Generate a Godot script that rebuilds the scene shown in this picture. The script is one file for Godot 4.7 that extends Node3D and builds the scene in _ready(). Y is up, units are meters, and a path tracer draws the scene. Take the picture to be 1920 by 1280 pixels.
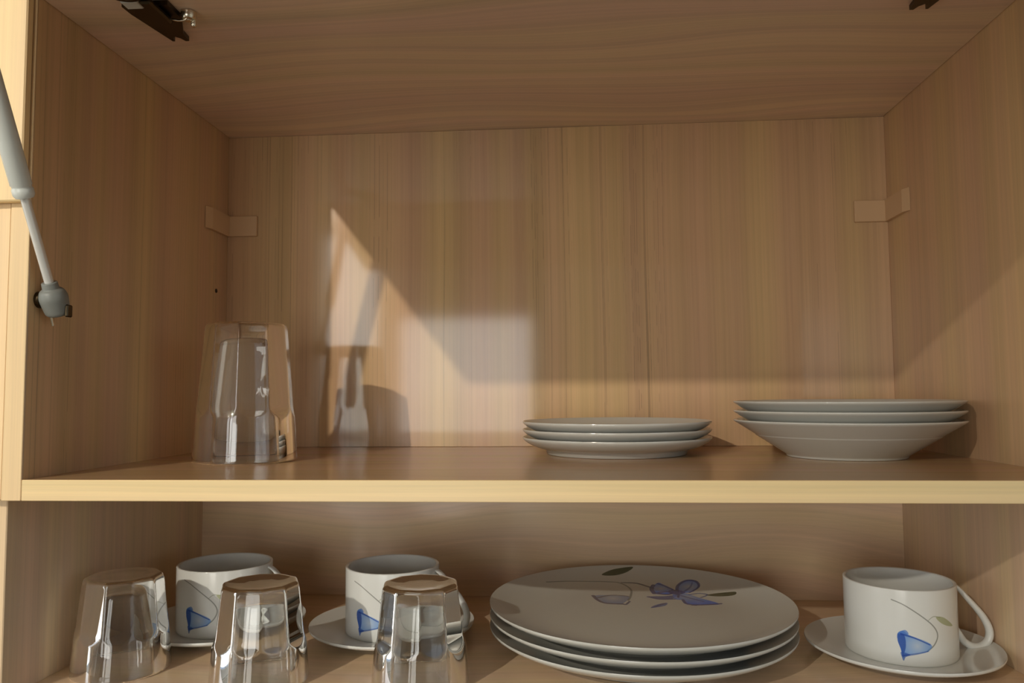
extends Node3D

# Cabinet axes: x to the right from the inner face of the left side panel, y up from the top of the shelf, z out of the cabinet from its back panel.
const W := 0.768          # inside width
const H := 0.372          # inside height of the upper compartment
const D := 0.336          # depth to the front edges
const T := 0.0154         # board thickness
const F := -0.1666        # floor of the lower compartment
const LW := -0.021        # inner face of the lower left side panel
const LD := 0.322         # front of the lower side panels
const FLAP_TILT := 0.22   # fall of the open flap towards its front edge

const ROOM_L := -1.45
const ROOM_R := 1.7
const ROOM_Z := 3.3
const ROOM_FLOOR := -1.55
const ROOM_TOP := 1.2

var M := {}
var names := {}


func _ready() -> void:
	# ---------- camera ----------
	var cam := Camera3D.new()
	cam.name = "camera"
	cam.fov = 47.97
	cam.near = 0.02
	cam.far = 60.0
	cam.transform = Transform3D(Basis(Vector3.UP, deg_to_rad(4.255)) * Basis(Vector3.RIGHT, deg_to_rad(3.769)) * Basis(Vector3.BACK, deg_to_rad(-0.4416)), Vector3(0.4076, 0.0624, 0.8835))
	add_child(cam)
	# ---------- sky, exposure ----------
	var env := Environment.new()
	var sm := ProceduralSkyMaterial.new()
	sm.sky_top_color = Color(0.55, 0.66, 0.80)
	sm.sky_horizon_color = Color(0.80, 0.84, 0.86)
	sm.ground_bottom_color = Color(0.42, 0.42, 0.38)
	sm.ground_horizon_color = Color(0.62, 0.62, 0.58)
	sm.sky_energy_multiplier = 1.0
	sm.ground_energy_multiplier = 0.8
	var sky := Sky.new()
	sky.sky_material = sm
	env.background_mode = Environment.BG_SKY
	env.sky = sky
	env.tonemap_mode = Environment.TONE_MAPPER_LINEAR
	env.tonemap_exposure = 1.58
	env.sdfgi_enabled = true
	env.ssao_enabled = true
	env.ssil_enabled = true
	var we := WorldEnvironment.new()
	we.name = "world_environment"
	we.environment = env
	add_child(we)
	# ---------- daylight at the windows, the right one an added fill ----------
	window_light("window_light_tall", Vector3(-0.79, 0.19, ROOM_Z - 0.02), 180.0, Vector2(0.28, 1.48), 3.8)
	window_light("window_light_low", Vector3(-0.16, -0.03, ROOM_Z - 0.02), 180.0, Vector2(0.72, 1.0), 3.8)
	window_light("window_light_side", Vector3(ROOM_L + 0.02, 0.2, 1.2), -90.0, Vector2(1.16, 1.36), 0.7)

	window_light("added_fill_right", Vector3(ROOM_R - 0.02, 0.2, 1.2), 90.0, Vector2(1.16, 1.36), 0.15)  # fill for the made-up right window, brightens the left inner walls

	materials()
	room()
	upper_cabinet()
	lower_cabinet()
	neighbour_cabinet()
	upper_shelf_things()
	lower_shelf_things()


func window_light(called: String, at: Vector3, turn: float, size: Vector2, radiance: float) -> void:
	var l := AreaLight3D.new()
	l.name = called
	l.area_size = size
	l.area_normalize_energy = true
	l.light_energy = radiance * size.x * size.y / PI
	l.light_color = Color(1.0, 0.99, 0.96)
	l.area_range = 12.0
	l.area_attenuation = 2.0
	l.shadow_enabled = true
	l.position = at
	l.rotation_degrees.y = 0.0 if turn == 180.0 else turn
	add_child(l)


# ======================= nodes =======================
func numbered(called: String) -> String:
	names[called] = names.get(called, -1) + 1
	return called if names[called] == 0 else "%s_%03d" % [called, names[called]]


func thing(called: String, label: String, category: String, at := Vector3.ZERO, group := "") -> Node3D:
	var o := Node3D.new()
	o.name = numbered(called)
	o.position = at
	o.set_meta("label", label)
	o.set_meta("category", category)
	if group != "":
		o.set_meta("group", group)
	add_child(o, true)
	return o


func obj(called: String, mesh: Mesh, m: Material, parent: Node3D, at := Vector3.ZERO, label := "") -> MeshInstance3D:
	var o := MeshInstance3D.new()
	o.name = called
	o.mesh = mesh
	o.material_override = m
	o.position = at
	if label != "":
		o.set_meta("label", label)
	parent.add_child(o, true)
	return o


func node(called: String, parent: Node3D, at := Vector3.ZERO) -> Node3D:
	var o := Node3D.new()
	o.name = called
	o.position = at
	parent.add_child(o, true)
	return o


func structure(called: String, mesh: Mesh, m: Material, label: String, category: String, at := Vector3.ZERO) -> MeshInstance3D:
	var o := obj(called, mesh, m, self, at, label)
	o.set_meta("category", category)
	o.set_meta("kind", "structure")
	return o


func copy(o: Node3D, called: String, label: String, at: Vector3) -> Node3D:
	var c: Node3D = o.duplicate()
	c.name = numbered(called)
	c.position = at
	c.set_meta("label", label)
	add_child(c, true)
	return c


# ======================= meshes =======================
class Shape:
	var v := PackedVector3Array()
	var n := PackedVector3Array()
	var uv := PackedVector2Array()

	func tri(a: Vector3, b: Vector3, c: Vector3, na: Vector3, nb: Vector3, nc: Vector3, ua := Vector2.ZERO, ub := Vector2.ZERO, uc := Vector2.ZERO) -> void:
		var x := (b - a).cross(c - a)
		if x.length_squared() < 1e-24:
			return
		if x.dot(na + nb + nc) > 0.0:      # front faces run clockwise
			v.append_array([a, c, b])
			n.append_array([na, nc, nb])
			uv.append_array([ua, uc, ub])
		else:
			v.append_array([a, b, c])
			n.append_array([na, nb, nc])
			uv.append_array([ua, ub, uc])

	func quad(a: Vector3, b: Vector3, c: Vector3, d: Vector3, k: Array, u: Array) -> void:
		tri(a, b, c, k[0], k[1], k[2], u[0], u[1], u[2])
		tri(a, c, d, k[0], k[2], k[3], u[0], u[2], u[3])

	func flat(a: Vector3, b: Vector3, c: Vector3, d: Vector3, k: Vector3, u := [Vector2.ZERO, Vector2.ZERO, Vector2.ZERO, Vector2.ZERO]) -> void:
		quad(a, b, c, d, [k, k, k, k], u)

	func mesh() -> ArrayMesh:
		var a := []
		a.resize(Mesh.ARRAY_MAX)
		a[Mesh.ARRAY_VERTEX] = v
		a[Mesh.ARRAY_NORMAL] = n
		a[Mesh.ARRAY_TEX_UV] = uv
		var m := ArrayMesh.new()
		m.add_surface_from_arrays(Mesh.PRIMITIVE_TRIANGLES, a)
		return m


# A box between two corners with chamfered edges; its texture runs along the axis "grain", in metres.
func board_into(s: Shape, lo: Vector3, hi: Vector3, grain := 1, ch := 0.0006, shift := Vector2.ZERO) -> void:
	var c := (lo + hi) / 2
	var h := (hi - lo) / 2
	ch = minf(ch, minf(h.x, minf(h.y, h.z)) * 0.9)
	var tex := func(p: Vector3, face: int) -> Vector2:
		if face == grain:
			return Vector2(p[(face + 1) % 3], p[(face + 2) % 3]) + shift
		return Vector2(p[3 - face - grain], p[grain]) + shift
	for ax in 3:
		var b := (ax + 1) % 3
		var d := (ax + 2) % 3
		for sg in [-1.0, 1.0]:
			var k := Vector3.ZERO
			k[ax] = sg
			var q := []
			for st in [[-1, -1], [1, -1], [1, 1], [-1, 1]]:
				var p := Vector3.ZERO
				p[ax] = sg * h[ax]
				p[b] = st[0] * (h[b] - ch)
				p[d] = st[1] * (h[d] - ch)
				q.append(c + p)
			s.flat(q[0], q[1], q[2], q[3], k, [tex.call(q[0], ax), tex.call(q[1], ax), tex.call(q[2], ax), tex.call(q[3], ax)])
	for ax in 3:                                   # the twelve chamfers
		var b := (ax + 1) % 3
		var d := (ax + 2) % 3
		for sb in [-1.0, 1.0]:
			for sd in [-1.0, 1.0]:
				var q := []
				for st in [[-1, 0], [1, 0], [1, 1], [-1, 1]]:
					var p := Vector3.ZERO
					p[ax] = st[0] * (h[ax] - ch)
					p[b] = sb * (h[b] - (0.0 if st[1] == 0 else ch))
					p[d] = sd * (h[d] - (ch if st[1] == 0 else 0.0))
					q.append(c + p)
				var k := Vector3.ZERO
				k[b] = sb
				k[d] = sd
				s.flat(q[0], q[1], q[2], q[3], k.normalized(), [tex.call(q[0], b), tex.call(q[1], b), tex.call(q[2], b), tex.call(q[3], b)])
	for sx in [-1.0, 1.0]:
		for sy in [-1.0, 1.0]:
			for sz in [-1.0, 1.0]:
				var g := Vector3(sx, sy, sz)
				var q := []
				for ax in 3:
					var p := g * (h - Vector3(ch, ch, ch))
					p[ax] = g[ax] * h[ax]
					q.append(c + p)
				var k := g.normalized()
				s.tri(q[0], q[1], q[2], k, k, k, tex.call(q[0], 0), tex.call(q[1], 0), tex.call(q[2], 0))


func board(lo: Vector3, hi: Vector3, grain := 1, ch := 0.0006, shift := Vector2.ZERO) -> ArrayMesh:
	var s := Shape.new()
	board_into(s, lo, hi, grain, ch, shift)
	return s.mesh()


# A profile of (radius, height) turned round the y axis; the outside lies to the left of the way along it.
# flat_until: points before it take their texture from above (over "span"), points in [wrap_from, wrap_to] take it round the side.
func lathe_into(s: Shape, prof: Array, segs := 96, sharp := 42.0, flat_until := -1, span := 1.0, wrap_from := -1, wrap_to := -1, wrap_y := Vector2(0, 1)) -> void:
	var m := prof.size() - 1
	var sn := []
	for i in m:
		var d: Vector2 = prof[i + 1] - prof[i]
		sn.append(Vector2(-d.y, d.x).normalized())
	for i in m:
		var n0: Vector2 = sn[i]
		var n1: Vector2 = sn[i]
		if i > 0 and rad_to_deg(absf(sn[i].angle_to(sn[i - 1]))) < sharp:
			n0 = (sn[i] + sn[i - 1]).normalized()
		if i < m - 1 and rad_to_deg(absf(sn[i].angle_to(sn[i + 1]))) < sharp:
			n1 = (sn[i] + sn[i + 1]).normalized()
		var p0: Vector2 = prof[i]
		var p1: Vector2 = prof[i + 1]
		for j in segs:
			var t0 := TAU * j / segs
			var t1 := TAU * (j + 1) / segs
			var e0 := Vector3(sin(t0), 0, cos(t0))
			var e1 := Vector3(sin(t1), 0, cos(t1))
			var q := [e0 * p0.x + Vector3.UP * p0.y, e1 * p0.x + Vector3.UP * p0.y, e1 * p1.x + Vector3.UP * p1.y, e0 * p1.x + Vector3.UP * p1.y]
			var k := [e0 * n0.x + Vector3.UP * n0.y, e1 * n0.x + Vector3.UP * n0.y, e1 * n1.x + Vector3.UP * n1.y, e0 * n1.x + Vector3.UP * n1.y]
			var u := [Vector2(0.004, 0.004), Vector2(0.004, 0.004), Vector2(0.004, 0.004), Vector2(0.004, 0.004)]
			if i + 1 <= flat_until:
				for z in 4:
					u[z] = Vector2(q[z].x / span + 0.5, q[z].z / span + 0.5)
			elif i >= wrap_from and i + 1 <= wrap_to:
				for z in 4:
					var tt: float = [t0, t1, t1, t0][z]
					u[z] = Vector2(fposmod(tt / TAU + 0.5, 1.0) if not is_equal_approx(tt, PI) else (1.0 if z == 1 or z == 2 else 0.0), 1.0 - (q[z].y - wrap_y.x) / (wrap_y.y - wrap_y.x))
			s.quad(q[0], q[1], q[2], q[3], k, u)


func lathe(prof: Array, segs := 96, sharp := 42.0) -> ArrayMesh:
	var s := Shape.new()
	lathe_into(s, prof, segs, sharp)
	return s.mesh()


# Rounds the corners of an open profile: every point with a radius becomes an arc of a few points.
func rounded(pts: Array, steps := 5) -> Array:
	var out := []
	for i in pts.size():
		var p := Vector2(pts[i].x, pts[i].y)
		var r: float = pts[i].z if pts[i] is Vector3 else 0.0
		if r <= 0.0 or i == 0 or i == pts.size() - 1:
			out.append(p)
			continue
		var a := Vector2(pts[i - 1].x, pts[i - 1].y)
		var b := Vector2(pts[i + 1].x, pts[i + 1].y)
		var ra := minf(r, a.distance_to(p) * 0.5)
		var rb := minf(r, b.distance_to(p) * 0.5)
		var s := p + (a - p).normalized() * ra
		var e := p + (b - p).normalized() * rb
		for k in steps + 1:
			var t := float(k) / steps
			out.append(s.lerp(p, t).lerp(p.lerp(e, t), t))
	return out


# A tube of elliptic section along a path; "side" is the direction of the half-width "wide".
func tube_into(s: Shape, path: Array, thick: Array, wide: Array, side: Vector3, segs := 18) -> void:
	var n := path.size()
	var rings := []
	var norms := []
	for i in n:
		var t: Vector3 = (path[mini(i + 1, n - 1)] - path[maxi(i - 1, 0)]).normalized()
		var up := side.cross(t).normalized()
		var ring := []
		var nr := []
		for j in segs + 1:
			var a := TAU * j / segs
			ring.append(path[i] + up * cos(a) * thick[i] + side * sin(a) * wide[i])
			nr.append((up * cos(a) / thick[i] + side * sin(a) / wide[i]).normalized())
		rings.append(ring)
		norms.append(nr)
	var z := [Vector2.ZERO, Vector2.ZERO, Vector2.ZERO, Vector2.ZERO]
	for i in n - 1:
		for j in segs:
			s.quad(rings[i][j], rings[i][j + 1], rings[i + 1][j + 1], rings[i + 1][j], [norms[i][j], norms[i][j + 1], norms[i + 1][j + 1], norms[i + 1][j]], z)
	for e in [0, n - 1]:
		var k: Vector3 = (path[e] - path[1 if e == 0 else n - 2]).normalized()
		for j in segs:
			s.tri(path[e], rings[e][j], rings[e][j + 1], k, k, k)


func smooth_path(pts: Array, steps := 6) -> Array:
	var out := []
	for i in pts.size() - 1:
		for k in steps:
			out.append(pts[i].cubic_interpolate(pts[i + 1], pts[maxi(i - 1, 0)], pts[mini(i + 2, pts.size() - 1)], float(k) / steps))
	out.append(pts[-1])
	return out


# A turned solid laid along the line from a to b; profile (radius, distance from a).
func turned_along(a: Vector3, b: Vector3, prof: Array, segs := 40) -> ArrayMesh:
	var s := Shape.new()
	lathe_into(s, prof, segs)
	var y := (b - a).normalized()
	var x := y.cross(Vector3.BACK).normalized()
	var basis_ := Basis(x, y, x.cross(y))
	for i in s.v.size():
		s.v[i] = a + basis_ * s.v[i]
		s.n[i] = basis_ * s.n[i]
	return s.mesh()


func prism(outline: PackedVector2Array, y0: float, y1: float) -> ArrayMesh:
	var s := Shape.new()
	var id := Geometry2D.triangulate_polygon(outline)
	for yy in [y0, y1]:
		var k := Vector3(0, 1 if yy == maxf(y0, y1) else -1, 0)
		for i in range(0, id.size(), 3):
			var p := []
			for z in 3:
				p.append(Vector3(outline[id[i + z]].x, yy, outline[id[i + z]].y))
			s.tri(p[0], p[1], p[2], k, k, k)
	var turn := 0.0
	for i in outline.size():
		turn += outline[i].cross(outline[(i + 1) % outline.size()])
	for i in outline.size():
		var a := outline[i]
		var b := outline[(i + 1) % outline.size()]
		var d := (b - a).normalized() * signf(turn)
		s.flat(Vector3(a.x, y0, a.y), Vector3(b.x, y0, b.y), Vector3(b.x, y1, b.y), Vector3(a.x, y1, a.y), Vector3(d.y, 0, -d.x))
	return s.mesh()


# ======================= materials =======================
func plain(called: String, c: Color, rough: float, metal := 0.0) -> StandardMaterial3D:
	var m := StandardMaterial3D.new()
	m.resource_name = called
	m.albedo_color = c
	m.roughness = rough
	m.metallic = metal
	return m


# Straight-grained laminate: bands, fine streaks and a few dark pinstripes that run along v.
func wood_image(seed_: int, wavy: float, pin: float, base := Color(0.815, 0.675, 0.512), depth := 0.09) -> ImageTexture:
	var w := 2048
	var h := 512
	var f := FastNoiseLite.new()
	f.seed = seed_
	f.noise_type = FastNoiseLite.TYPE_SIMPLEX_SMOOTH
	f.fractal_type = FastNoiseLite.FRACTAL_NONE
	f.frequency = 1.0
	var streak := PackedFloat32Array()
	var hue := PackedFloat32Array()
	var dark := PackedFloat32Array()
	var n := 4096
	for i in n:
		var u := 1.25 * i / n
		streak.append(0.40 * f.get_noise_2d(u * 14.0, 3.1) + 0.30 * f.get_noise_2d(u * 55.0, 9.7) + 0.22 * f.get_noise_2d(u * 190.0, 5.5) + 0.14 * f.get_noise_2d(u * 520.0, 1.2))
		hue.append(f.get_noise_2d(u * 22.0, 77.0))
		var lines := clampf(1.0 - absf(f.get_noise_2d(u * 110.0, 40.0)) / 0.06, 0.0, 1.0) * smoothstep(0.0, 0.3, f.get_noise_2d(u * 9.0, 60.0))
		dark.append(lines)
	var im := Image.create(w, h, false, Image.FORMAT_RGB8)
	for y in h:
		var v := 1.2 * y / h
		for x in w:
			var u := 1.0 * x / w
			var q := clampf(u + 0.1 + wavy * f.get_noise_2d(u * 5.0, v * 2.6 + 20.0), 0.0, 1.249) * n / 1.25
			var i := int(q)
			var grain := 0.10 * f.get_noise_2d(u * 900.0, v * 9.0)
			var k := 1.0 + depth * streak[i] + 0.14 * grain - pin * dark[i] * (0.55 + 0.45 * f.get_noise_2d(u * 30.0, v * 3.0))
			var c := Color(base.r * k, (base.g + 0.016 * hue[i]) * k, (base.b - 0.012 * hue[i]) * k)
			im.set_pixel(x, y, c)
	return ImageTexture.create_from_image(im)


func wood(called: String, tex: Texture2D, rough: float, coat: float) -> StandardMaterial3D:
	var m := plain(called, Color.WHITE, rough)
	m.albedo_texture = tex
	m.uv1_scale = Vector3(1.0, 1.0 / 1.2, 1.0)
	m.metallic_specular = 0.45
	if coat > 0.0:
		m.clearcoat_enabled = true
		m.clearcoat = coat
		m.clearcoat_roughness = 0.12
	return m


func materials() -> void:
	var straight := wood_image(11, 0.0015, 0.24)
	var wavy := wood_image(23, 0.02, 0.05)
	M.upright = wood("straight grained laminate", straight, 0.28, 0.0)
	M.back = wood("straight grained laminate of the back", straight, 0.08, 0.0)
	M.level = wood("wavy grained laminate", wavy, 0.22, 0.0)
	M.level.albedo_color = Color(0.91, 0.89, 0.88)
	M.top = wood("wavy grained laminate of the top", wood_image(29, 0.02, 0.06, Color(0.88, 0.775, 0.665), 0.12), 0.3, 0.0)
	M.edge = wood("pale edge banding", wood_image(37, 0.002, 0.0, Color(0.955, 0.84, 0.655)), 0.35, 0.0)
	M.edge.albedo_color = Color(1.0, 1.0, 0.98)
	var pale := Color(0.89, 0.775, 0.635)  # lower boards: laminate lightened to stand in for brighter light down there
	M.low_upright_lit = wood("straight grained laminate with painted light", wood_image(51, 0.0015, 0.05, pale), 0.28, 0.0)
	M.low_level_lit = wood("wavy grained laminate with painted light", wood_image(63, 0.02, 0.05, pale), 0.2, 0.0)
	M.cover = plain("beige plastic", Color(0.84, 0.70, 0.54), 0.4)
	M.china = plain("white porcelain", Color(0.86, 0.865, 0.85), 0.1)
	M.cream = plain("off-white porcelain", Color(0.77, 0.765, 0.735), 0.1)
	M.plate = plain("printed porcelain", Color.WHITE, 0.14)
	M.plate.albedo_texture = plate_print()
	M.cup = plain("printed cup porcelain", Color.WHITE, 0.14)
	M.cup.albedo_texture = cup_print()
	M.glass = plain("clear glass", Color(0.985, 0.99, 0.985, 0.0), 0.0)
	M.glass.refraction_enabled = true
	M.glass.refraction_scale = 0.051
	M.glass.transparency = BaseMaterial3D.TRANSPARENCY_ALPHA
	M.strut_grey = plain("grey lacquered tube", Color(0.84, 0.86, 0.84), 0.25)
	M.chrome = plain("polished rod", Color(0.90, 0.90, 0.88), 0.3, 0.35)
	M.strut_plastic = plain("grey plastic socket", Color(0.50, 0.51, 0.49), 0.45)
	M.steel = plain("dark nickel", Color(0.30, 0.26, 0.20), 0.34, 1.0)
	M.bright = plain("bright nickel", Color(0.88, 0.84, 0.76), 0.22, 1.0)
	M.cap_grey = plain("pale grey plastic", Color(0.80, 0.80, 0.77), 0.4)
	M.hole_shade = plain("painted hole shade", Color(0.20, 0.13, 0.08), 0.8)  # brown that stands for the shade inside a hole
	M.wall = plain("white wall paint", Color(0.84, 0.83, 0.80), 0.9)
	M.floor = plain("pale floor tiles", Color(0.62, 0.57, 0.50), 0.5)
	M.frame = plain("white window frame", Color(0.88, 0.88, 0.87), 0.4)
	M.pane = plain("window pane", Color(1, 1, 1, 0.04), 0.0)
	M.pane.transparency = BaseMaterial3D.TRANSPARENCY_ALPHA
	M.lamp_shell = plain("white lamp shell", Color(0.85, 0.85, 0.84), 0.4)
	M.lamp = plain("lit lamp", Color.WHITE, 0.5)
	M.lamp.emission_enabled = true
	M.lamp.emission = Color(1.0, 0.93, 0.82)
	M.lamp.emission_energy_multiplier = 4.0


# ---------- flat print ----------
func closed_curve(pts: Array) -> PackedVector2Array:
	var out := PackedVector2Array()
	var n := pts.size()
	for i in n:
		for k in 6:
			out.append(pts[i].cubic_interpolate(pts[(i + 1) % n], pts[(i - 1 + n) % n], pts[(i + 2) % n], k / 6.0))
	return out


func paint(im: Image, size: Vector2, pts: Array, c: Color, strength: float, centre := Vector2(-1, -1), reach := 1.0) -> void:
	# a filled shape; with a centre the colour thins towards it
	var poly := closed_curve(pts)
	var box := Rect2(poly[0], Vector2.ZERO)
	for p in poly:
		box = box.expand(p)
	for y in range(int(box.position.y * size.y), int(box.end.y * size.y) + 2):
		for x in range(int(box.position.x * size.x), int(box.end.x * size.x) + 2):
			var hit := 0.0
			for sy in 2:
				for sx in 2:
					if Geometry2D.is_point_in_polygon(Vector2((x + 0.25 + 0.5 * sx) / size.x, (y + 0.25 + 0.5 * sy) / size.y), poly):
						hit += 0.25
			if hit > 0.0 and x >= 0 and y >= 0 and x < im.get_width() and y < im.get_height():
				var a := strength * hit
				if centre.x >= 0.0:
					a *= clampf(0.3 + 0.7 * ((Vector2(x, y) / size - centre) * Vector2(1.0, size.y / size.x)).length() / reach, 0.0, 1.0)
				im.set_pixel(x, y, im.get_pixel(x, y).lerp(c, a))


func stroke(im: Image, size: Vector2, pts: Array, c: Color, strength: float, r0: float, r1: float) -> void:
	var path := smooth_path(pts, 40)
	var seen := {}
	for i in path.size():
		var r := lerpf(r0, r1, float(i) / path.size())
		var p: Vector2 = path[i] * size
		for y in range(int(p.y - r - 1), int(p.y + r + 2)):
			for x in range(int(p.x - r - 1), int(p.x + r + 2)):
				var a := clampf(r + 0.5 - Vector2(x + 0.5, y + 0.5).distance_to(p), 0.0, 1.0)
				var key := Vector2i(x, y)
				seen[key] = maxf(seen.get(key, 0.0), a)
	for key in seen:
		if key.x >= 0 and key.y >= 0 and key.x < im.get_width() and key.y < im.get_height():
			im.set_pixelv(key, im.get_pixelv(key).lerp(c, seen[key] * strength))


func pairs(a: Array) -> Array:
	var out := []
	for i in range(0, a.size(), 2):
		out.append(Vector2(a[i], a[i + 1]))
	return out


const GLAZE := Color(0.88, 0.885, 0.87)
const PLATE_GLAZE := Color(0.77, 0.765, 0.735)


func plate_print() -> ImageTexture:
	var im := Image.create(768, 768, false, Image.FORMAT_RGB8)
	im.fill(PLATE_GLAZE)
	var s := Vector2(768, 768)
	var blue := Color(0.24, 0.42, 0.84)
	var navy := Color(0.11, 0.16, 0.44)
	var green := Color(0.22, 0.25, 0.15)
	var mauve := Color(0.36, 0.42, 0.62)
	stroke(im, s, pairs([0.181, 0.194, 0.251, 0.157, 0.333, 0.133, 0.414, 0.122, 0.464, 0.133, 0.494, 0.193, 0.488, 0.282, 0.474, 0.347]), Color(0.42, 0.43, 0.40), 0.75, 2.0, 3.2)
	stroke(im, s, pairs([0.465, 0.125, 0.525, 0.131, 0.578, 0.18]), Color(0.25, 0.25, 0.28), 0.9, 2.0, 5.0)
	paint(im, s, pairs([0.392, 0.071, 0.44, 0.03, 0.517, 0.012, 0.49, 0.045, 0.44, 0.07]), green, 0.92)
	paint(im, s, pairs([0.758, 0.275, 0.799, 0.266, 0.858, 0.28, 0.85, 0.306, 0.794, 0.297]), green, 0.95)
	paint(im, s, pairs([0.358, 0.288, 0.365, 0.346, 0.392, 0.382, 0.428, 0.393, 0.45, 0.392, 0.481, 0.302, 0.43, 0.282]), mauve, 0.75, Vector2(0.42, 0.32), 0.08)
	stroke(im, s, pairs([0.352, 0.29, 0.368, 0.35, 0.395, 0.388, 0.45, 0.396]), Color(0.22, 0.20, 0.34), 0.85, 5.0, 4.0)
	stroke(im, s, pairs([0.37, 0.315, 0.42, 0.28, 0.48, 0.292]), Color(0.25, 0.24, 0.30), 0.8, 4.0, 3.0)
	paint(im, s, pairs([0.573, 0.186, 0.573, 0.245, 0.61, 0.265, 0.65, 0.25, 0.655, 0.205, 0.623, 0.15, 0.6, 0.13]), blue, 0.95, Vector2(0.605, 0.185), 0.06)
	paint(im, s, pairs([0.655, 0.232, 0.676, 0.159, 0.706, 0.13, 0.735, 0.134, 0.748, 0.178, 0.732, 0.214, 0.704, 0.238]), blue, 0.9, Vector2(0.712, 0.18), 0.07)
	stroke(im, s, pairs([0.66, 0.235, 0.672, 0.165, 0.706, 0.13, 0.742, 0.145, 0.745, 0.19, 0.704, 0.238]), navy, 0.75, 5.0, 3.0)
	paint(im, s, pairs([0.547, 0.293, 0.583, 0.323, 0.632, 0.318, 0.652, 0.268, 0.61, 0.285]), Color(0.30, 0.33, 0.55), 0.85)
	paint(im, s, pairs([0.645, 0.25, 0.69, 0.246, 0.727, 0.301, 0.785, 0.38, 0.73, 0.394, 0.681, 0.396, 0.668, 0.34, 0.64, 0.32]), blue, 0.95, Vector2(0.69, 0.29), 0.09)
	stroke(im, s, pairs([0.69, 0.396, 0.73, 0.392, 0.79, 0.378]), navy, 0.9, 5.0, 4.0)
	stroke(im, s, pairs([0.70, 0.262, 0.735, 0.252, 0.762, 0.272, 0.735, 0.30]), navy, 0.6, 3.0, 3.0)
	paint(im, s, pairs([0.545, 0.44, 0.56, 0.405, 0.605, 0.372, 0.595, 0.41]), mauve, 0.9)
	stroke(im, s, pairs([0.578, 0.24, 0.62, 0.262, 0.66, 0.232, 0.655, 0.30]), navy, 0.9, 6.0, 3.0)
	stroke(im, s, pairs([0.583, 0.15, 0.572, 0.19, 0.575, 0.25]), navy, 0.85, 6.0, 6.0)
	stroke(im, s, pairs([0.60, 0.135, 0.625, 0.16, 0.652, 0.21, 0.66, 0.24]), navy, 0.6, 3.0, 5.0)
	stroke(im, s, pairs([0.59, 0.24, 0.62, 0.225, 0.655, 0.238]), navy, 0.75, 5.0, 7.0)
	paint(im, s, pairs([0.632, 0.212, 0.668, 0.205, 0.69, 0.235, 0.66, 0.262, 0.636, 0.25]), navy, 0.8)
	stroke(im, s, pairs([0.655, 0.26, 0.69, 0.30, 0.735, 0.35]), navy, 0.5, 5.0, 3.0)
	stroke(im, s, pairs([0.667, 0.33, 0.672, 0.38, 0.70, 0.398]), navy, 0.75, 4.0, 5.0)
	stroke(im, s, pairs([0.548, 0.296, 0.585, 0.326, 0.64, 0.322]), navy, 0.65, 4.0, 4.0)
	stroke(im, s, pairs([0.69, 0.22, 0.715, 0.185, 0.728, 0.15]), navy, 0.4, 4.0, 2.0)
	stroke(im, s, pairs([0.55, 0.432, 0.575, 0.405, 0.60, 0.378]), navy, 0.6, 3.5, 2.5)
	stroke(im, s, pairs([0.452, 0.394, 0.462, 0.40, 0.478, 0.36]), Color(0.22, 0.20, 0.34), 0.7, 4.0, 3.0)
	return ImageTexture.create_from_image(im)


func cup_print() -> ImageTexture:
	# 1024 pixels round the cup, 256 up its 64 mm; the front of the cup is at u = 0.5
	var im := Image.create(1024, 256, false, Image.FORMAT_RGB8)
	im.fill(GLAZE)
	var s := Vector2(1024, 256)
	var at := func(deg: float, mm: float) -> Vector2:
		return Vector2(deg / 360.0 + 0.5, 1.0 - mm / 64.0)
	stroke(im, s, [at.call(-29, 58), at.call(-17, 54.5), at.call(0, 46), at.call(12, 38), at.call(16, 31), at.call(12, 24), at.call(4, 19)], Color(0.48, 0.49, 0.46), 0.75, 1.6, 2.0)
	stroke(im, s, [at.call(6, 43), at.call(12, 46), at.call(20, 45)], Color(0.50, 0.52, 0.42), 0.5, 1.0, 1.6)
	paint(im, s, [at.call(15, 45.5), at.call(25, 44.5), at.call(39, 37), at.call(30, 37.5), at.call(20, 41)], Color(0.58, 0.61, 0.42), 0.65)
	var bell := [at.call(-24, 32), at.call(-19, 34), at.call(-13, 31), at.call(2, 27), at.call(9, 23), at.call(4, 18.5), at.call(-6, 17), at.call(-17, 15), at.call(-20, 13), at.call(-22, 20), at.call(-24.5, 26)]
	paint(im, s, bell, Color(0.34, 0.54, 0.84), 0.9, at.call(-6, 23), 0.055)
	paint(im, s, [at.call(-24, 32), at.call(-18, 30.5), at.call(-17, 22), at.call(-20, 15), at.call(-22, 20), at.call(-24.5, 26)], Color(0.17, 0.32, 0.66), 0.8)
	paint(im, s, [at.call(-24, 31.5), at.call(-20.5, 34), at.call(-16.5, 34.8), at.call(-14, 32.0), at.call(-18, 31.0)], Color(0.30, 0.48, 0.80), 0.7)
	paint(im, s, [at.call(-22, 17), at.call(-21, 13), at.call(-19.5, 10.5), at.call(-17.5, 13.5), at.call(-13, 15.5), at.call(-18, 17)], Color(0.22, 0.36, 0.68), 0.7)
	stroke(im, s, [at.call(-21, 31.5), at.call(-8, 29), at.call(7, 24)], Color(0.10, 0.24, 0.62), 0.65, 3.0, 1.6)
	stroke(im, s, [at.call(-20, 14.5), at.call(-8, 16.5), at.call(5, 19)], Color(0.14, 0.26, 0.60), 0.55, 3.0, 1.6)
	return ImageTexture.create_from_image(im)


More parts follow.
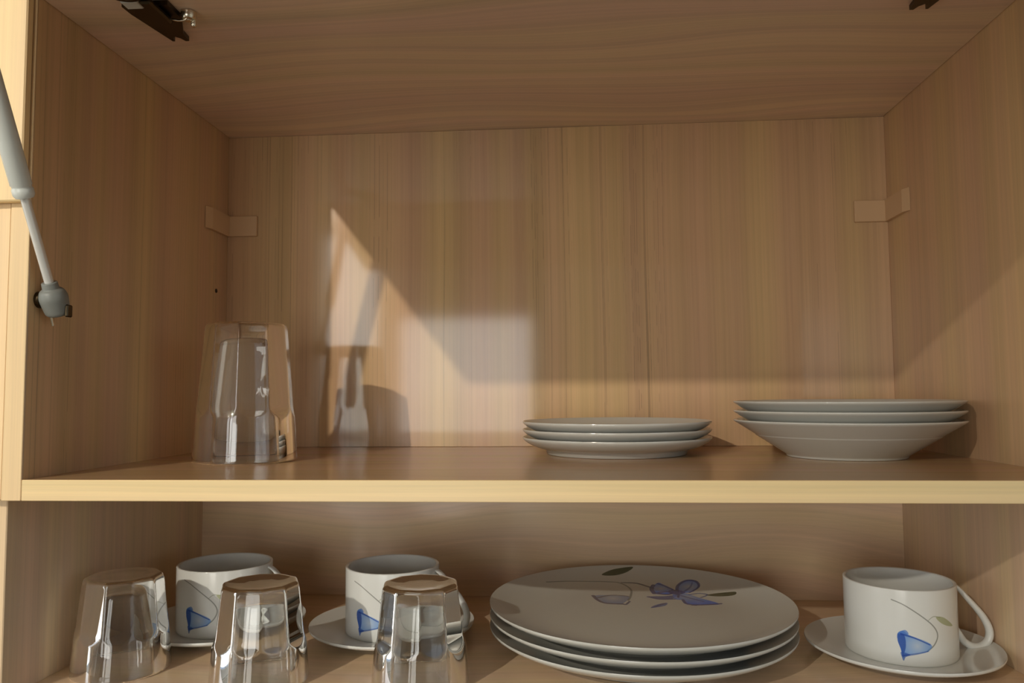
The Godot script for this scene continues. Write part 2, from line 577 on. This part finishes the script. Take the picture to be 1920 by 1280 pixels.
# ======================= the room =======================
func holed_wall(s: Shape, lo: Vector3, hi: Vector3, ax: int, holes: Array) -> void:
	# holes: [a0, a1, y0, y1], a along axis ax, sorted along it
	var at := lo[ax]
	for q in holes:
		var a := lo
		var b := hi
		a[ax] = at
		b[ax] = q[0]
		board_into(s, a, b)
		a[ax] = q[0]
		b[ax] = q[1]
		var c := b
		c.y = q[2]
		board_into(s, a, c)
		var d := a
		d.y = q[3]
		board_into(s, d, b)
		at = q[1]
	var e := lo
	e[ax] = at
	board_into(s, e, hi)


func window(number: int, label: String, lo: Vector3, hi: Vector3, ax: int, bars: Array) -> void:
	# a frame of four members and bars, with a pane, in the opening lo..hi of a wall
	var o := Node3D.new()
	o.name = "window_%d" % number
	o.position = (lo + hi) / 2
	o.set_meta("label", label)
	o.set_meta("category", "window")
	o.set_meta("kind", "structure")
	add_child(o)
	var h := (hi - lo) / 2
	var w := 0.05
	var s := Shape.new()
	var th := 3 - ax - 1
	var member := func(into: Shape, a0: float, a1: float, y0: float, y1: float) -> void:
		var a := Vector3.ZERO
		var b := Vector3.ZERO
		a[ax] = a0
		b[ax] = a1
		a.y = y0
		b.y = y1
		a[th] = -0.03
		b[th] = 0.03
		board_into(into, a, b, 1, 0.004)
	member.call(s, -h[ax], -h[ax] + w, -h.y, h.y)
	member.call(s, h[ax] - w, h[ax], -h.y, h.y)
	member.call(s, -h[ax] + w, h[ax] - w, -h.y, -h.y + w)
	member.call(s, -h[ax] + w, h[ax] - w, h.y - w, h.y)
	obj("window_frame", s.mesh(), M.frame, o)
	for q in bars:
		s = Shape.new()
		member.call(s, q[0], q[1], q[2], q[3])
		obj("window_bar", s.mesh(), M.frame, o)
	var a := -h
	var b := h
	a[th] = -0.003
	b[th] = 0.003
	obj("window_pane", board(a, b, 1, 0.0005), M.pane, o)


func room() -> void:
	var t := 0.12
	structure("floor", board(Vector3(ROOM_L - t, ROOM_FLOOR - t, -t), Vector3(ROOM_R + t, ROOM_FLOOR, ROOM_Z + t)), M.floor, "pale beige kitchen floor below the wall cabinets", "floor")
	structure("ceiling", board(Vector3(ROOM_L - t, ROOM_TOP, -t), Vector3(ROOM_R + t, ROOM_TOP + t, ROOM_Z + t)), M.wall, "plain white kitchen ceiling above the wall cabinets", "ceiling")
	structure("wall_back", board(Vector3(ROOM_L - t, ROOM_FLOOR, -t - 0.016), Vector3(ROOM_R + t, ROOM_TOP, -0.016)), M.wall, "plain white wall that carries the wooden wall cabinets", "wall")
	var s := Shape.new()
	holed_wall(s, Vector3(ROOM_R, ROOM_FLOOR, -0.016), Vector3(ROOM_R + t, ROOM_TOP, ROOM_Z), 2, [[0.55, 1.85, -0.55, 0.95]])
	structure("wall_right", s.mesh(), M.wall, "white side wall with one added window, to the right of the cabinets", "wall")
	s = Shape.new()
	holed_wall(s, Vector3(ROOM_L - t, ROOM_FLOOR, -0.016), Vector3(ROOM_L, ROOM_TOP, ROOM_Z), 2, [[0.55, 1.85, -0.55, 0.95]])
	structure("wall_left", s.mesh(), M.wall, "white side wall with one window, to the left of the cabinets", "wall")
	s = Shape.new()
	holed_wall(s, Vector3(ROOM_L - t, ROOM_FLOOR, ROOM_Z), Vector3(ROOM_R + t, ROOM_TOP, ROOM_Z + t), 0, [[-0.98, -0.60, -0.6, 0.98], [-0.56, 0.24, -0.58, 0.52]])
	structure("wall_front", s.mesh(), M.wall, "white wall with two windows facing the cabinets", "wall")
	window(1, "tall narrow white framed window facing the cabinets", Vector3(-0.98, -0.6, ROOM_Z + 0.03), Vector3(-0.60, 0.98, ROOM_Z + 0.09), 0, [])
	window(2, "lower white framed window facing the cabinets", Vector3(-0.56, -0.58, ROOM_Z + 0.03), Vector3(0.24, 0.52, ROOM_Z + 0.09), 0, [])
	window(3, "wide white framed window in the side wall to the left of the cabinets", Vector3(ROOM_L - 0.09, -0.55, 0.55), Vector3(ROOM_L - 0.03, 0.95, 1.85), 2, [[-0.025, 0.025, -0.7, 0.7]])
	window(4, "wide white framed window added in the right side wall to brighten the left inner sides", Vector3(ROOM_R + 0.03, -0.55, 0.55), Vector3(ROOM_R + 0.09, 0.95, 1.85), 2, [[-0.025, 0.025, -0.7, 0.7]])  # made-up window, put in to light the left inner walls
	var wt := thing("bounce_worktop", "unseen pale worktop on a white base cabinet, added to bounce light up at the wall cabinets", "worktop", Vector3(0.2, ROOM_FLOOR, 0.0))  # unseen worktop, added as a reflector under the cabinets
	obj("worktop_slab", board(Vector3(-1.6, 0.87, -0.014), Vector3(1.45, 0.91, 0.62), 0, 0.003), M.floor, wt)
	obj("base_cabinet", board(Vector3(-1.6, 0.1, -0.014), Vector3(1.45, 0.87, 0.58), 1, 0.002), M.floor, wt)
	obj("plinth", board(Vector3(-1.6, 0.0, -0.014), Vector3(1.45, 0.1, 0.52), 0, 0.002), M.floor, wt)
	# hanging spotlight
	var l := thing("ceiling_spotlight", "small white hanging spotlight with a lit bulb turned towards the cabinets", "lamp", Vector3(-0.624, 0.824, 2.0))
	var aim := (Vector3(0.08, -0.02, 0.1) - Vector3(-0.624, 0.824, 2.0)).normalized()
	obj("ceiling_plate", lathe([Vector2(0, 0.376), Vector2(0.045, 0.376), Vector2(0.045, 0.358), Vector2(0.04, 0.354), Vector2(0, 0.354)], 40), M.lamp_shell, l)
	obj("stem", turned_along(-aim * 0.045, Vector3(0, 0.356, 0) - aim * 0.045, [Vector2(0, 0.356), Vector2(0.005, 0.356), Vector2(0.005, 0.0), Vector2(0, 0.0)], 16), M.lamp_shell, l)
	obj("lamp_shade", turned_along(-aim * 0.06, Vector3.ZERO, [Vector2(0, 0.006), Vector2(0.018, 0.006), Vector2(0.026, 0.045), Vector2(0.028, 0.045), Vector2(0.022, 0.0), Vector2(0, -0.004)].map(func(p): return p), 32), M.lamp_shell, l)
	obj("bulb", turned_along(-aim * 0.03, Vector3.ZERO, [Vector2(0, 0.024), Vector2(0.008, 0.022), Vector2(0.012, 0.015), Vector2(0.011, 0.004), Vector2(0.0, 0.0)], 24), M.lamp, l)
	var sp := SpotLight3D.new()
	sp.name = "spotlight_beam"
	sp.light_energy = 1.22
	sp.light_color = Color(1.0, 0.965, 0.90)
	sp.light_size = 0.014
	sp.spot_angle = 22.5
	sp.spot_angle_attenuation = 1.0
	sp.spot_range = 12.0
	sp.spot_attenuation = 2.0
	sp.shadow_enabled = true
	sp.position = l.position + aim * 0.01
	sp.look_at_from_position(sp.position, sp.position + aim)
	add_child(sp)


# ======================= the cabinets =======================
func upper_cabinet() -> void:
	var c := thing("wall_cabinet", "open light wood wall cabinet with a gas strut, floored by the long shelf", "cabinet")
	obj("side_panel", board(Vector3(-T, -T, -0.004), Vector3(0, H + T, D - 0.0009), 1, 0.0007, Vector2(0.1, 0.3)), M.upright, c)
	obj("side_panel", board(Vector3(W, -T, -0.004), Vector3(W + T, H + T, D - 0.0009), 1, 0.0007, Vector2(0.62, 0.1)), M.upright, c)
	obj("top_panel", board(Vector3(0.0002, H, -0.004), Vector3(W - 0.0002, H + T, D), 0, 0.0006, Vector2(0.15, 0.2)), M.top, c)
	obj("edge_band", board(Vector3(-T, -T, D - 0.0008), Vector3(0, H + T, D + 0.0004), 1, 0.0004, Vector2(0.2, 0.3)), M.edge, c)
	obj("edge_band", board(Vector3(W, -T, D - 0.0008), Vector3(W + T, H + T, D + 0.0004), 1, 0.0004, Vector2(0.4, 0.3)), M.edge, c)
	obj("edge_band", board(Vector3(0.0003, -T, D - 0.0008), Vector3(W - 0.0003, 0.0, D + 0.0003), 0, 0.0004, Vector2(0.6, 0.3)), M.edge, c)
	obj("back_panel", board(Vector3(0.0001, 0.0002, -0.006), Vector3(W - 0.0001, H - 0.0002, 0.0), 1, 0.0002, Vector2(0.02, 0.55)), M.back, c)
	obj("shelf_board", board(Vector3(0.0002, -T, -0.004), Vector3(W - 0.0002, 0, D - 0.0009), 0, 0.0008, Vector2(0.52, 0.2)), M.level, c)
	# hanger covers in the two back corners
	for side in [0, 1]:
		var hc := node("hanger_cover", c, Vector3(0.0 if side == 0 else W, 0.25, 0.0))
		var k := 1.0 if side == 0 else -1.0
		obj("back_flange", box_between(Vector3(0.0, 0.0004, 0.0003), Vector3(k * 0.0375, 0.0249, 0.0045), 0.0007), M.cover, hc)
		var s := Shape.new()
		side_flange_into(s, k)
		obj("side_flange", s.mesh(), M.cover, hc)
	obj("peg_hole_disc", turned_along(Vector3(-0.0005, 0.1822, 0.0272), Vector3(0.0006, 0.1822, 0.0272), [Vector2(0, 0.0012), Vector2(0.0022, 0.0012), Vector2(0.0025, 0.0008), Vector2(0.0025, 0), Vector2(0, 0)], 20), M.hole_shade, c)  # raised dark disc; the shade of the peg hole is in its colour
	# hinges of the flap
	hinge(c, Vector3(0.0, H, 0.0), 1.0)
	hinge(c, Vector3(W, H, 0.0), -1.0)
	# the open flap
	var flap := obj("flap_door", board(Vector3(0.0012, 0.0, 0.0), Vector3(W + T - 0.006, 0.016, 0.30), 0, 0.0008, Vector2(0.3, 0.4)), M.level, c, Vector3(0, H + 0.0012, D + 0.002))
	flap.rotation.x = atan(FLAP_TILT)
	# gas strut: from a ball stud on the left side panel up to the flap
	var g := node("gas_strut", c, Vector3(0.0125, 0.1352, 0.3234))
	var top := Vector3(0.0, 0.205, 0.1025)
	var d := top.normalized()
	var len := top.length()
	obj("cylinder", turned_along(d * 0.080, top - d * 0.012, [Vector2(0, len - 0.092), Vector2(0.0060, len - 0.092), Vector2(0.0073, len - 0.0935), Vector2(0.0073, 0.0095), Vector2(0.0066, 0.0085), Vector2(0.0066, 0.0072), Vector2(0.0073, 0.0062), Vector2(0.0073, 0.0022), Vector2(0.0060, 0.0), Vector2(0, 0)], 48), M.strut_grey, g)
	obj("rod", turned_along(d * 0.006, d * 0.085, [Vector2(0, 0.079), Vector2(0.0033, 0.079), Vector2(0.0033, 0), Vector2(0, 0)], 32), M.chrome, g)
	obj("end_socket", turned_along(-d * 0.0115, d * 0.016, rounded([Vector3(0, 0.0265, 0), Vector3(0.0056, 0.0265, 0.0008), Vector3(0.0060, 0.0215, 0.0005), Vector3(0.0085, 0.0200, 0.002), Vector3(0.0105, 0.0150, 0.003), Vector3(0.0088, 0.0020, 0.0015), Vector3(0.0070, 0.0, 0.001), Vector3(0, 0, 0)]), 40), M.strut_plastic, g)
	obj("ball_stud", turned_along(Vector3(-0.0125, 0.001, 0.0), Vector3(-0.002, 0.001, 0.0), [Vector2(0, 0.0105), Vector2(0.0035, 0.0105), Vector2(0.0035, 0.0035), Vector2(0.0065, 0.0035), Vector2(0.0065, 0.0), Vector2(0, 0)], 24), M.steel, g)
	obj("spring_clip", turned_along(-d * 0.010 + Vector3(-0.0035, 0, 0.004), -d * 0.0185 + Vector3(-0.0035, -0.003, 0.004), [Vector2(0, 0.0105), Vector2(0.0012, 0.0105), Vector2(0.0012, 0.0005), Vector2(0.0007, 0), Vector2(0, 0)], 16), M.bright, g)
	obj("release_tab", board(Vector3(0.0085, -0.0125, -0.006), Vector3(0.0112, -0.003, 0.0005), 1, 0.0008), M.steel, g)
	obj("flap_bracket", board(Vector3(-0.006, top.y - 0.008, top.z - 0.006), Vector3(0.006, top.y + 0.0045, top.z + 0.006), 1, 0.001), M.strut_plastic, g)


func box_between(a: Vector3, b: Vector3, ch: float) -> ArrayMesh:
	return board(Vector3(minf(a.x, b.x), minf(a.y, b.y), minf(a.z, b.z)), Vector3(maxf(a.x, b.x), maxf(a.y, b.y), maxf(a.z, b.z)), 1, ch)


func side_flange_into(s: Shape, k: float) -> void:
	# a plate on the side panel whose front end is a bevel that catches the light
	var x0 := k * 0.0003
	var x1 := k * 0.0045
	var pts := [Vector2(x0, 0.0028), Vector2(x1, 0.0030), Vector2(x1, 0.0475), Vector2(k * 0.0008, 0.0575), Vector2(x0, 0.0575)]
	var y0 := 0.0004
	var y1 := 0.0249
	var mid := Vector2(k * 0.0012, 0.03)
	for i in pts.size():
		var a: Vector2 = pts[i]
		var b: Vector2 = pts[(i + 1) % pts.size()]
		var n := (b - a).orthogonal().normalized()
		if n.dot((a + b) / 2 - mid) < 0:
			n = -n
		s.flat(Vector3(a.x, y0, a.y), Vector3(b.x, y0, b.y), Vector3(b.x, y1, b.y), Vector3(a.x, y1, a.y), Vector3(n.x, 0, n.y))
		for yy in [y0, y1]:
			var u := Vector3(0, 1 if yy == y1 else -1, 0)
			if i > 0 and i < pts.size() - 1:
				s.tri(Vector3(pts[0].x, yy, pts[0].y), Vector3(a.x, yy, a.y), Vector3(b.x, yy, b.y), u, u, u)


func hinge(c: Node3D, at: Vector3, k: float) -> void:
	# mounting plate with two rear claws screwed under the top panel, an arm, a screw and the cup in the flap
	var h := node("hinge", c, at)
	var out := PackedVector2Array()
	for p in [Vector2(0.0590, 0.3215), Vector2(0.0595, 0.309), Vector2(0.0685, 0.2605), Vector2(0.0705, 0.2605), Vector2(0.0712, 0.2655), Vector2(0.0745, 0.2690), Vector2(0.0780, 0.2655), Vector2(0.0798, 0.2600), Vector2(0.0828, 0.2600), Vector2(0.0838, 0.2720), Vector2(0.0905, 0.2860), Vector2(0.0960, 0.2980), Vector2(0.0965, 0.3215)]:
		out.append(Vector2(p.x * k, p.y))
	obj("mounting_plate", prism(out, -0.0003, -0.0042), M.steel, h)
	obj("hinge_arm", box_between(Vector3(k * 0.0800, -0.0042, 0.300), Vector3(k * 0.0900, -0.0095, 0.335), 0.0015), M.steel, h)
	obj("hinge_cap", box_between(Vector3(k * 0.0648, -0.0002, 0.3225), Vector3(k * 0.0790, -0.0075, 0.3340), 0.0010), M.cap_grey, h, Vector3.ZERO, "pale grey end cap")
	obj("screw", turned_along(Vector3(k * 0.1035, -0.0005, 0.3010), Vector3(k * 0.1035, -0.0075, 0.3010), [Vector2(0, 0.007), Vector2(0.0016, 0.007), Vector2(0.0022, 0.0062), Vector2(0.0050, 0.0060), Vector2(0.0062, 0.0040), Vector2(0.0062, 0.0), Vector2(0, 0)], 28), M.bright, h, Vector3.ZERO, "bright round screw head")
	obj("screw", turned_along(Vector3(k * 0.1060, -0.0060, 0.2975), Vector3(k * 0.1060, -0.0110, 0.2975), [Vector2(0, 0.005), Vector2(0.0014, 0.005), Vector2(0.0022, 0.004), Vector2(0.0022, 0.0), Vector2(0, 0)], 20), M.bright, h)
	var sp := Shape.new()
	tube_into(sp, smooth_path([Vector3(k * 0.090, -0.0062, 0.3025), Vector3(k * 0.096, -0.0075, 0.3022), Vector3(k * 0.1010, -0.0072, 0.3025), Vector3(k * 0.104, -0.0058, 0.304)], 5), tens(16, 0.0009), tens(16, 0.0009), Vector3(0, 0.3, 0.95).normalized(), 10)
	obj("spring", sp.mesh(), M.bright, h)
	obj("hinge_cup", turned_along(Vector3(k * 0.0775, 0.0005, 0.355), Vector3(k * 0.0775, -0.009, 0.3555), [Vector2(0, 0.003), Vector2(0.013, 0.003), Vector2(0.0150, 0.0095), Vector2(0.0175, 0.0095), Vector2(0.0175, 0.0045), Vector2(0, 0.0)], 36), M.steel, h)


func tens(n: int, v: float) -> Array:
	var a := []
	a.resize(n)
	a.fill(v)
	return a


func lower_cabinet() -> void:
	var c := thing("open_shelf_unit", "open light wood compartment under the long shelf, holding tumblers, cups and dinner plates", "cabinet")
	obj("side_panel", board(Vector3(LW - T, F - T, 0.004), Vector3(LW, -T - 0.0004, LD), 1, 0.0007, Vector2(0.35, 0.7)), M.low_upright_lit, c)
	obj("side_panel", board(Vector3(W, F - T, 0.004), Vector3(W + T, -T - 0.0004, LD), 1, 0.0007, Vector2(0.8, 0.6)), M.low_upright_lit, c)
	obj("back_panel", board(Vector3(LW + 0.0001, F, 0.002), Vector3(W - 0.0001, -T - 0.0004, 0.008), 0, 0.0002, Vector2(0.75, 0.35)), M.low_level_lit, c)
	obj("bottom_panel", board(Vector3(LW + 0.0001, F - T, 0.004), Vector3(W - 0.0001, F, LD), 0, 0.0007, Vector2(0.35, 0.1)), M.low_level_lit, c)


func neighbour_cabinet() -> void:
	var c := thing("neighbouring_cabinet", "closed pale wood cabinet door and side at the left edge of the picture", "cabinet")
	obj("side_panel", board(Vector3(-2 * T - 0.0006, -T, -0.004), Vector3(-T - 0.0006, H + T, D - 0.0008), 1, 0.0008, Vector2(0.5, 0.45)), M.edge, c)
	obj("cabinet_door", board(Vector3(-0.45, 0.2085, D + 0.0016), Vector3(-0.0012, H + T, D + 0.0090), 1, 0.0010, Vector2(0.7, 0.5)), M.edge, c)
	obj("top_panel", board(Vector3(-0.46, H, -0.004), Vector3(-2 * T - 0.0008, H + T, D - 0.001), 0), M.edge, c)
	obj("shelf_board", board(Vector3(-0.46, -T, -0.004), Vector3(-2 * T - 0.0008, 0.0, D - 0.001), 0), M.edge, c)
	obj("back_panel", board(Vector3(-0.46, 0.0002, -0.006), Vector3(-2 * T - 0.0008, H - 0.0002, 0.0), 1, 0.0002), M.edge, c)
	obj("side_panel", board(Vector3(-0.46 - T, -T, -0.004), Vector3(-0.4602, H + T, D - 0.001), 1), M.edge, c)


# ======================= things on the shelves =======================
# An upturned tumbler: facets on the sides of a thick-based glass that run out in arches above a plain round lip. Height h, radius rt at its base (up), rb at its lip (down).
func tumbler_mesh(h: float, rt: float, rb: float, shoulder: float, base: float, facets: int, turn: float) -> ArrayMesh:
	var st := SurfaceTool.new()
	st.begin(Mesh.PRIMITIVE_TRIANGLES)
	var per := 14
	var segs := facets * per
	var rings := []
	# outside, from the middle of the base over its edge down to the lip
	var outer := []
	for k in 5:
		outer.append(Vector2((rt - 0.0045) * k / 4.0, h - 0.0012 * (1.0 - pow(k / 4.0, 4.0))))
	for k in 6:
		var a := PI / 2 * (k + 1) / 6.0
		outer.append(Vector2(rt - 0.0030 + 0.0030 * sin(a), h - 0.0030 + 0.0030 * cos(a)))
	for k in 60:
		var y := lerpf(h - 0.0034, 0.0016, (k + 1) / 60.0)
		outer.append(Vector2(-1, y))
	var inner := []
	for k in 6:
		var a := PI * (k + 1) / 7.0
		inner.append(Vector2(rb - 0.0014 - 0.0014 * (1.0 - cos(a)) + 0.0014, 0.0016 - 0.0016 * sin(a)))
	var ri := rb - 0.0029
	var rj := rt - 0.0046
	for k in 24:
		var y := lerpf(0.0016, h - base - 0.006, k / 23.0)
		inner.append(Vector2(lerpf(ri, rj, pow(k / 23.0, 1.1)), y))
	for k in 8:
		var a := PI / 2 * (k + 1) / 8.0
		inner.append(Vector2((rj - 0.006) + 0.006 * cos(a), h - base - 0.006 + 0.006 * sin(a)))
	for k in 4:
		inner.append(Vector2((rj - 0.006) * (3 - k) / 4.0, h - base + 0.0006 * sin(PI / 2 * (k + 1) / 4.0)))
	var prof := outer + inner
	for i in prof.size():
		var ring := []
		for j in segs:
			var th := TAU * j / segs + turn
			var r: float = prof[i].x
			var y: float = prof[i].y
			var around := fposmod(TAU * j / segs, TAU / facets) - PI / facets
			if i < outer.size():
				var cone := lerpf(rb, rt + 0.0016, smoothstep(0.0, 1.0, y / h) * 0.35 + 0.65 * y / h)
				var bulge := maxf(0.0, shoulder + 0.012 - y)
				var apothem := lerpf(lerpf(rb, rt, shoulder / h) * 0.965, rt * 0.955, (y - shoulder) / (h - shoulder)) + bulge * bulge * 22.0
				var cut := apothem / cos(around)
				var side := minf(cone, cut)
				if r < 0.0:
					r = side
				else:
					r = r * minf(1.0, lerpf(1.0, minf(rt + 0.0016, apothem / cos(around)) / rt, r / rt))
			ring.append(Vector3(r * sin(th), y, r * cos(th)))
		rings.append(ring)
	st.set_smooth_group(0)
	for i in rings.size() - 1:
		for j in segs:
			var j1 := (j + 1) % segs
			var q := [rings[i][j], rings[i][j1], rings[i + 1][j1], rings[i + 1][j]]
			for tri in [[0, 1, 2], [0, 2, 3]]:
				var a: Vector3 = q[tri[0]]
				var b: Vector3 = q[tri[1]]
				var c: Vector3 = q[tri[2]]
				if (b - a).cross(c - a).length_squared() < 1e-22:
					continue
				# left of the way along the profile is outside: going round with j the outside sees a, c, b clockwise
				for p in [a, c, b]:
					st.add_vertex(p)
	st.index()
	st.generate_normals()
	return st.commit()


func plate_mesh(r: float, foot: float, well: float, well_r: float, rim: float, thick: float, power: float, printed: bool) -> ArrayMesh:
	# from the middle of the top over the rim and back under it, with a foot ring
	var top := [Vector2(0, well), Vector2(well_r * 0.35, well), Vector2(well_r * 0.7, well), Vector2(well_r * 0.92, well)]
	for k in 13:
		var t := k / 12.0
		top.append(Vector2(lerpf(well_r, r - 0.0010, t), well + (rim - 0.0004 - well) * pow(t, power)))
	var n := top.size() - 1
	var under := []
	var e := 0.0024
	under.append(Vector2(r - 0.0003, rim - 0.0001))
	under.append(Vector2(r, rim - e * 0.45))
	under.append(Vector2(r - 0.0006, rim - e))
	for k in 12:
		var t := 1.0 - (k + 1) / 12.0
		var x := lerpf(maxf(well_r, foot + 0.0030), r - 0.0010, t)
		var tt := (x - well_r) / (r - 0.0010 - well_r)
		under.append(Vector2(x, well + (rim - 0.0004 - well) * pow(maxf(tt, 0.0), power) - lerpf(thick, e, pow(t, 5.0))))
	var y0 := maxf(well - thick, 0.0022)
	var foots := [Vector2(foot + 0.0020, y0), Vector2(foot + 0.0008, 0.0004), Vector2(foot, 0.0), Vector2(foot - 0.0024, 0.0), Vector2(foot - 0.0034, 0.0004), Vector2(foot - 0.0042, y0), Vector2(foot * 0.5, y0), Vector2(0, y0)]
	var s := Shape.new()
	lathe_into(s, top + under + foots, 144, 50.0, n if printed else -1, 0.27)
	return s.mesh()


func stack(proto: Node3D, called: String, labels: Array, at: Vector3, step: float, turns: Array) -> void:
	proto.position = at
	proto.set_meta("label", labels[0])
	for k in range(1, labels.size()):
		var c := copy(proto, called, labels[k], at + Vector3(0, step * k, 0))
		c.rotation_degrees.y = turns[k]


func upper_shelf_things() -> void:
	# tumbler
	var g := thing("tumbler", "tall clear faceted glass tumbler upside down alone on the upper shelf", "glass", Vector3(0.1044, 0.0002, 0.1811))
	obj("glass_body", tumbler_mesh(0.1278, 0.0370, 0.0466, 0.040, 0.0135, 10, 0.24), M.glass, g)
	# small side plates
	var p := thing("side_plate", "", "plate", Vector3.ZERO, "small white side plates on the upper shelf")
	obj("plate_body", plate_mesh(0.0942, 0.0690, 0.0078, 0.0660, 0.0172, 0.0036, 1.9, false), M.cream, p)
	stack(p, "side_plate", ["small white side plate at the bottom of its stack of three", "small white side plate in the middle of its stack of three", "small white side plate on top of its stack of three"], Vector3(0.4537, 0.0002, 0.0992), 0.0079, [0, 40, 100])
	# soup plates: a deep bowl with a flaring rim
	var u := thing("soup_plate", "", "plate", Vector3.ZERO, "deep white soup plates on the upper shelf")
	var s := Shape.new()
	lathe_into(s, rounded([Vector3(0, 0.0055, 0), Vector3(0.0500, 0.0055, 0.006), Vector3(0.0795, 0.0248, 0.006), Vector3(0.0985, 0.0345, 0.001), Vector3(0.1003, 0.0346, 0.0006), Vector3(0.1008, 0.0336, 0.0006), Vector3(0.0995, 0.0322, 0.001), Vector3(0.0812, 0.0205, 0.0015), Vector3(0.0805, 0.0196, 0.0005), Vector3(0.0535, 0.0020, 0.001), Vector3(0.0525, 0.0, 0.0004), Vector3(0.0495, 0.0, 0.0004), Vector3(0.0485, 0.0022, 0.0004), Vector3(0, 0.0022, 0)]), 144, 24.0)
	obj("plate_body", s.mesh(), M.cream, u)
	stack(u, "soup_plate", ["deep white soup plate at the bottom of its stack of three", "deep white soup plate in the middle of its stack of three", "deep white soup plate on top of its stack of three"], Vector3(0.6650, 0.0002, 0.1385), 0.0088, [0, 70, 140])


func lower_shelf_things() -> void:
	# short tumblers
	var g := thing("short_tumbler", "short clear glass tumbler upside down by the left side panel in the lower compartment", "glass", Vector3(0.0300, F + 0.0002, 0.2500), "short upturned tumblers in the lower compartment")
	obj("glass_body", tumbler_mesh(0.0775, 0.0307, 0.0385, 0.0270, 0.0105, 10, 0.12), M.glass, g)
	var c := copy(g, "short_tumbler", "short clear glass tumbler upside down in front of the cup nearest the left side panel", Vector3(0.1566, F + 0.0002, 0.2688))
	c.rotation.y = 0.28
	c = copy(g, "short_tumbler", "short clear upturned tumbler in front of the middle cup, beside the dinner plates", Vector3(0.2867, F + 0.0002, 0.2654))
	c.rotation.y = 0.05
	# dinner plates
	var p := thing("dinner_plate", "", "plate", Vector3.ZERO, "large dinner plates in the lower compartment")
	obj("plate_body", plate_mesh(0.1349, 0.0880, 0.0098, 0.0750, 0.0225, 0.0042, 2.3, true), M.plate, p)
	stack(p, "dinner_plate", ["large white dinner plate at the bottom of its stack of three", "large white dinner plate in the middle of its stack of three", "large white dinner plate on top of its stack, painted with blue flowers and green leaves"], Vector3(0.4680, F + 0.0002, 0.1715), 0.0099, [16, -14, 0])
	# saucers and cups
	var s := thing("saucer", "white saucer under the cup by the right side panel", "saucer", Vector3(0.6880, F + 0.0002, 0.1868), "white saucers under the printed cups")
	obj("saucer_body", plate_mesh(0.0775, 0.0440, 0.0058, 0.0400, 0.0134, 0.0040, 1.25, false), M.china, s)
	copy(s, "saucer", "white saucer under the middle cup, between the tumblers and the dinner plates", Vector3(0.2372, F + 0.0002, 0.1495))
	copy(s, "saucer", "white saucer under the cup nearest the left side panel", Vector3(0.0705, F + 0.0002, 0.1480))
	var q := thing("cup", "white cup with blue bellflower on the saucer by the right side panel", "cup", Vector3(0.6880, F + 0.0062, 0.1868), "white cups with a blue bellflower")
	var prof := rounded([Vector3(0, 0.0045, 0), Vector3(0.0400, 0.0045, 0.006), Vector3(0.0414, 0.0597, 0.0), Vector3(0.0426, 0.0605, 0.0006), Vector3(0.0440, 0.0600, 0.0005), Vector3(0.0439, 0.0020, 0.0)], 5)
	var w0 := prof.size() - 2
	prof += rounded([Vector3(0.0439, 0.0020, 0), Vector3(0.0436, 0.0, 0.0012), Vector3(0.0380, 0.0, 0.0006), Vector3(0.0370, 0.0012, 0.0006), Vector3(0, 0.0012, 0)], 4)
	var sh := Shape.new()
	lathe_into(sh, prof, 128, 42.0, -1, 1.0, w0, w0 + 1, Vector2(-0.006, 0.058))
	obj("cup_body", sh.mesh(), M.cup, q)
	var hs := Shape.new()
	var path := smooth_path([Vector3(0.0425, 0.0570, 0), Vector3(0.0482, 0.0535, 0), Vector3(0.0557, 0.0450, 0), Vector3(0.0681, 0.0298, 0), Vector3(0.0735, 0.0175, 0), Vector3(0.0714, 0.0080, 0), Vector3(0.0630, 0.0035, 0), Vector3(0.0535, 0.0068, 0), Vector3(0.0480, 0.0150, 0), Vector3(0.0447, 0.0220, 0)], 6)
	var th := []
	var wd := []
	for i in path.size():
		var t := float(i) / (path.size() - 1)
		th.append(lerpf(0.0016, 0.0031, smoothstep(0.05, 0.45, t)) * (1.0 if t < 0.8 else lerpf(1.0, 0.7, (t - 0.8) / 0.2)))
		wd.append(lerpf(0.0040, 0.0034, t))
	tube_into(hs, path, th, wd, Vector3.BACK, 18)
	obj("handle", hs.mesh(), M.china, q)
	var m := copy(q, "cup", "white cup with blue bellflower on the saucer between the tumblers and the dinner plates", Vector3(0.2372, F + 0.0062, 0.1495))
	m.rotation_degrees.y = -9
	copy(q, "cup", "white cup with blue bellflower half hidden by a tumbler, nearest the left side panel", Vector3(0.0720, F + 0.0062, 0.1480))
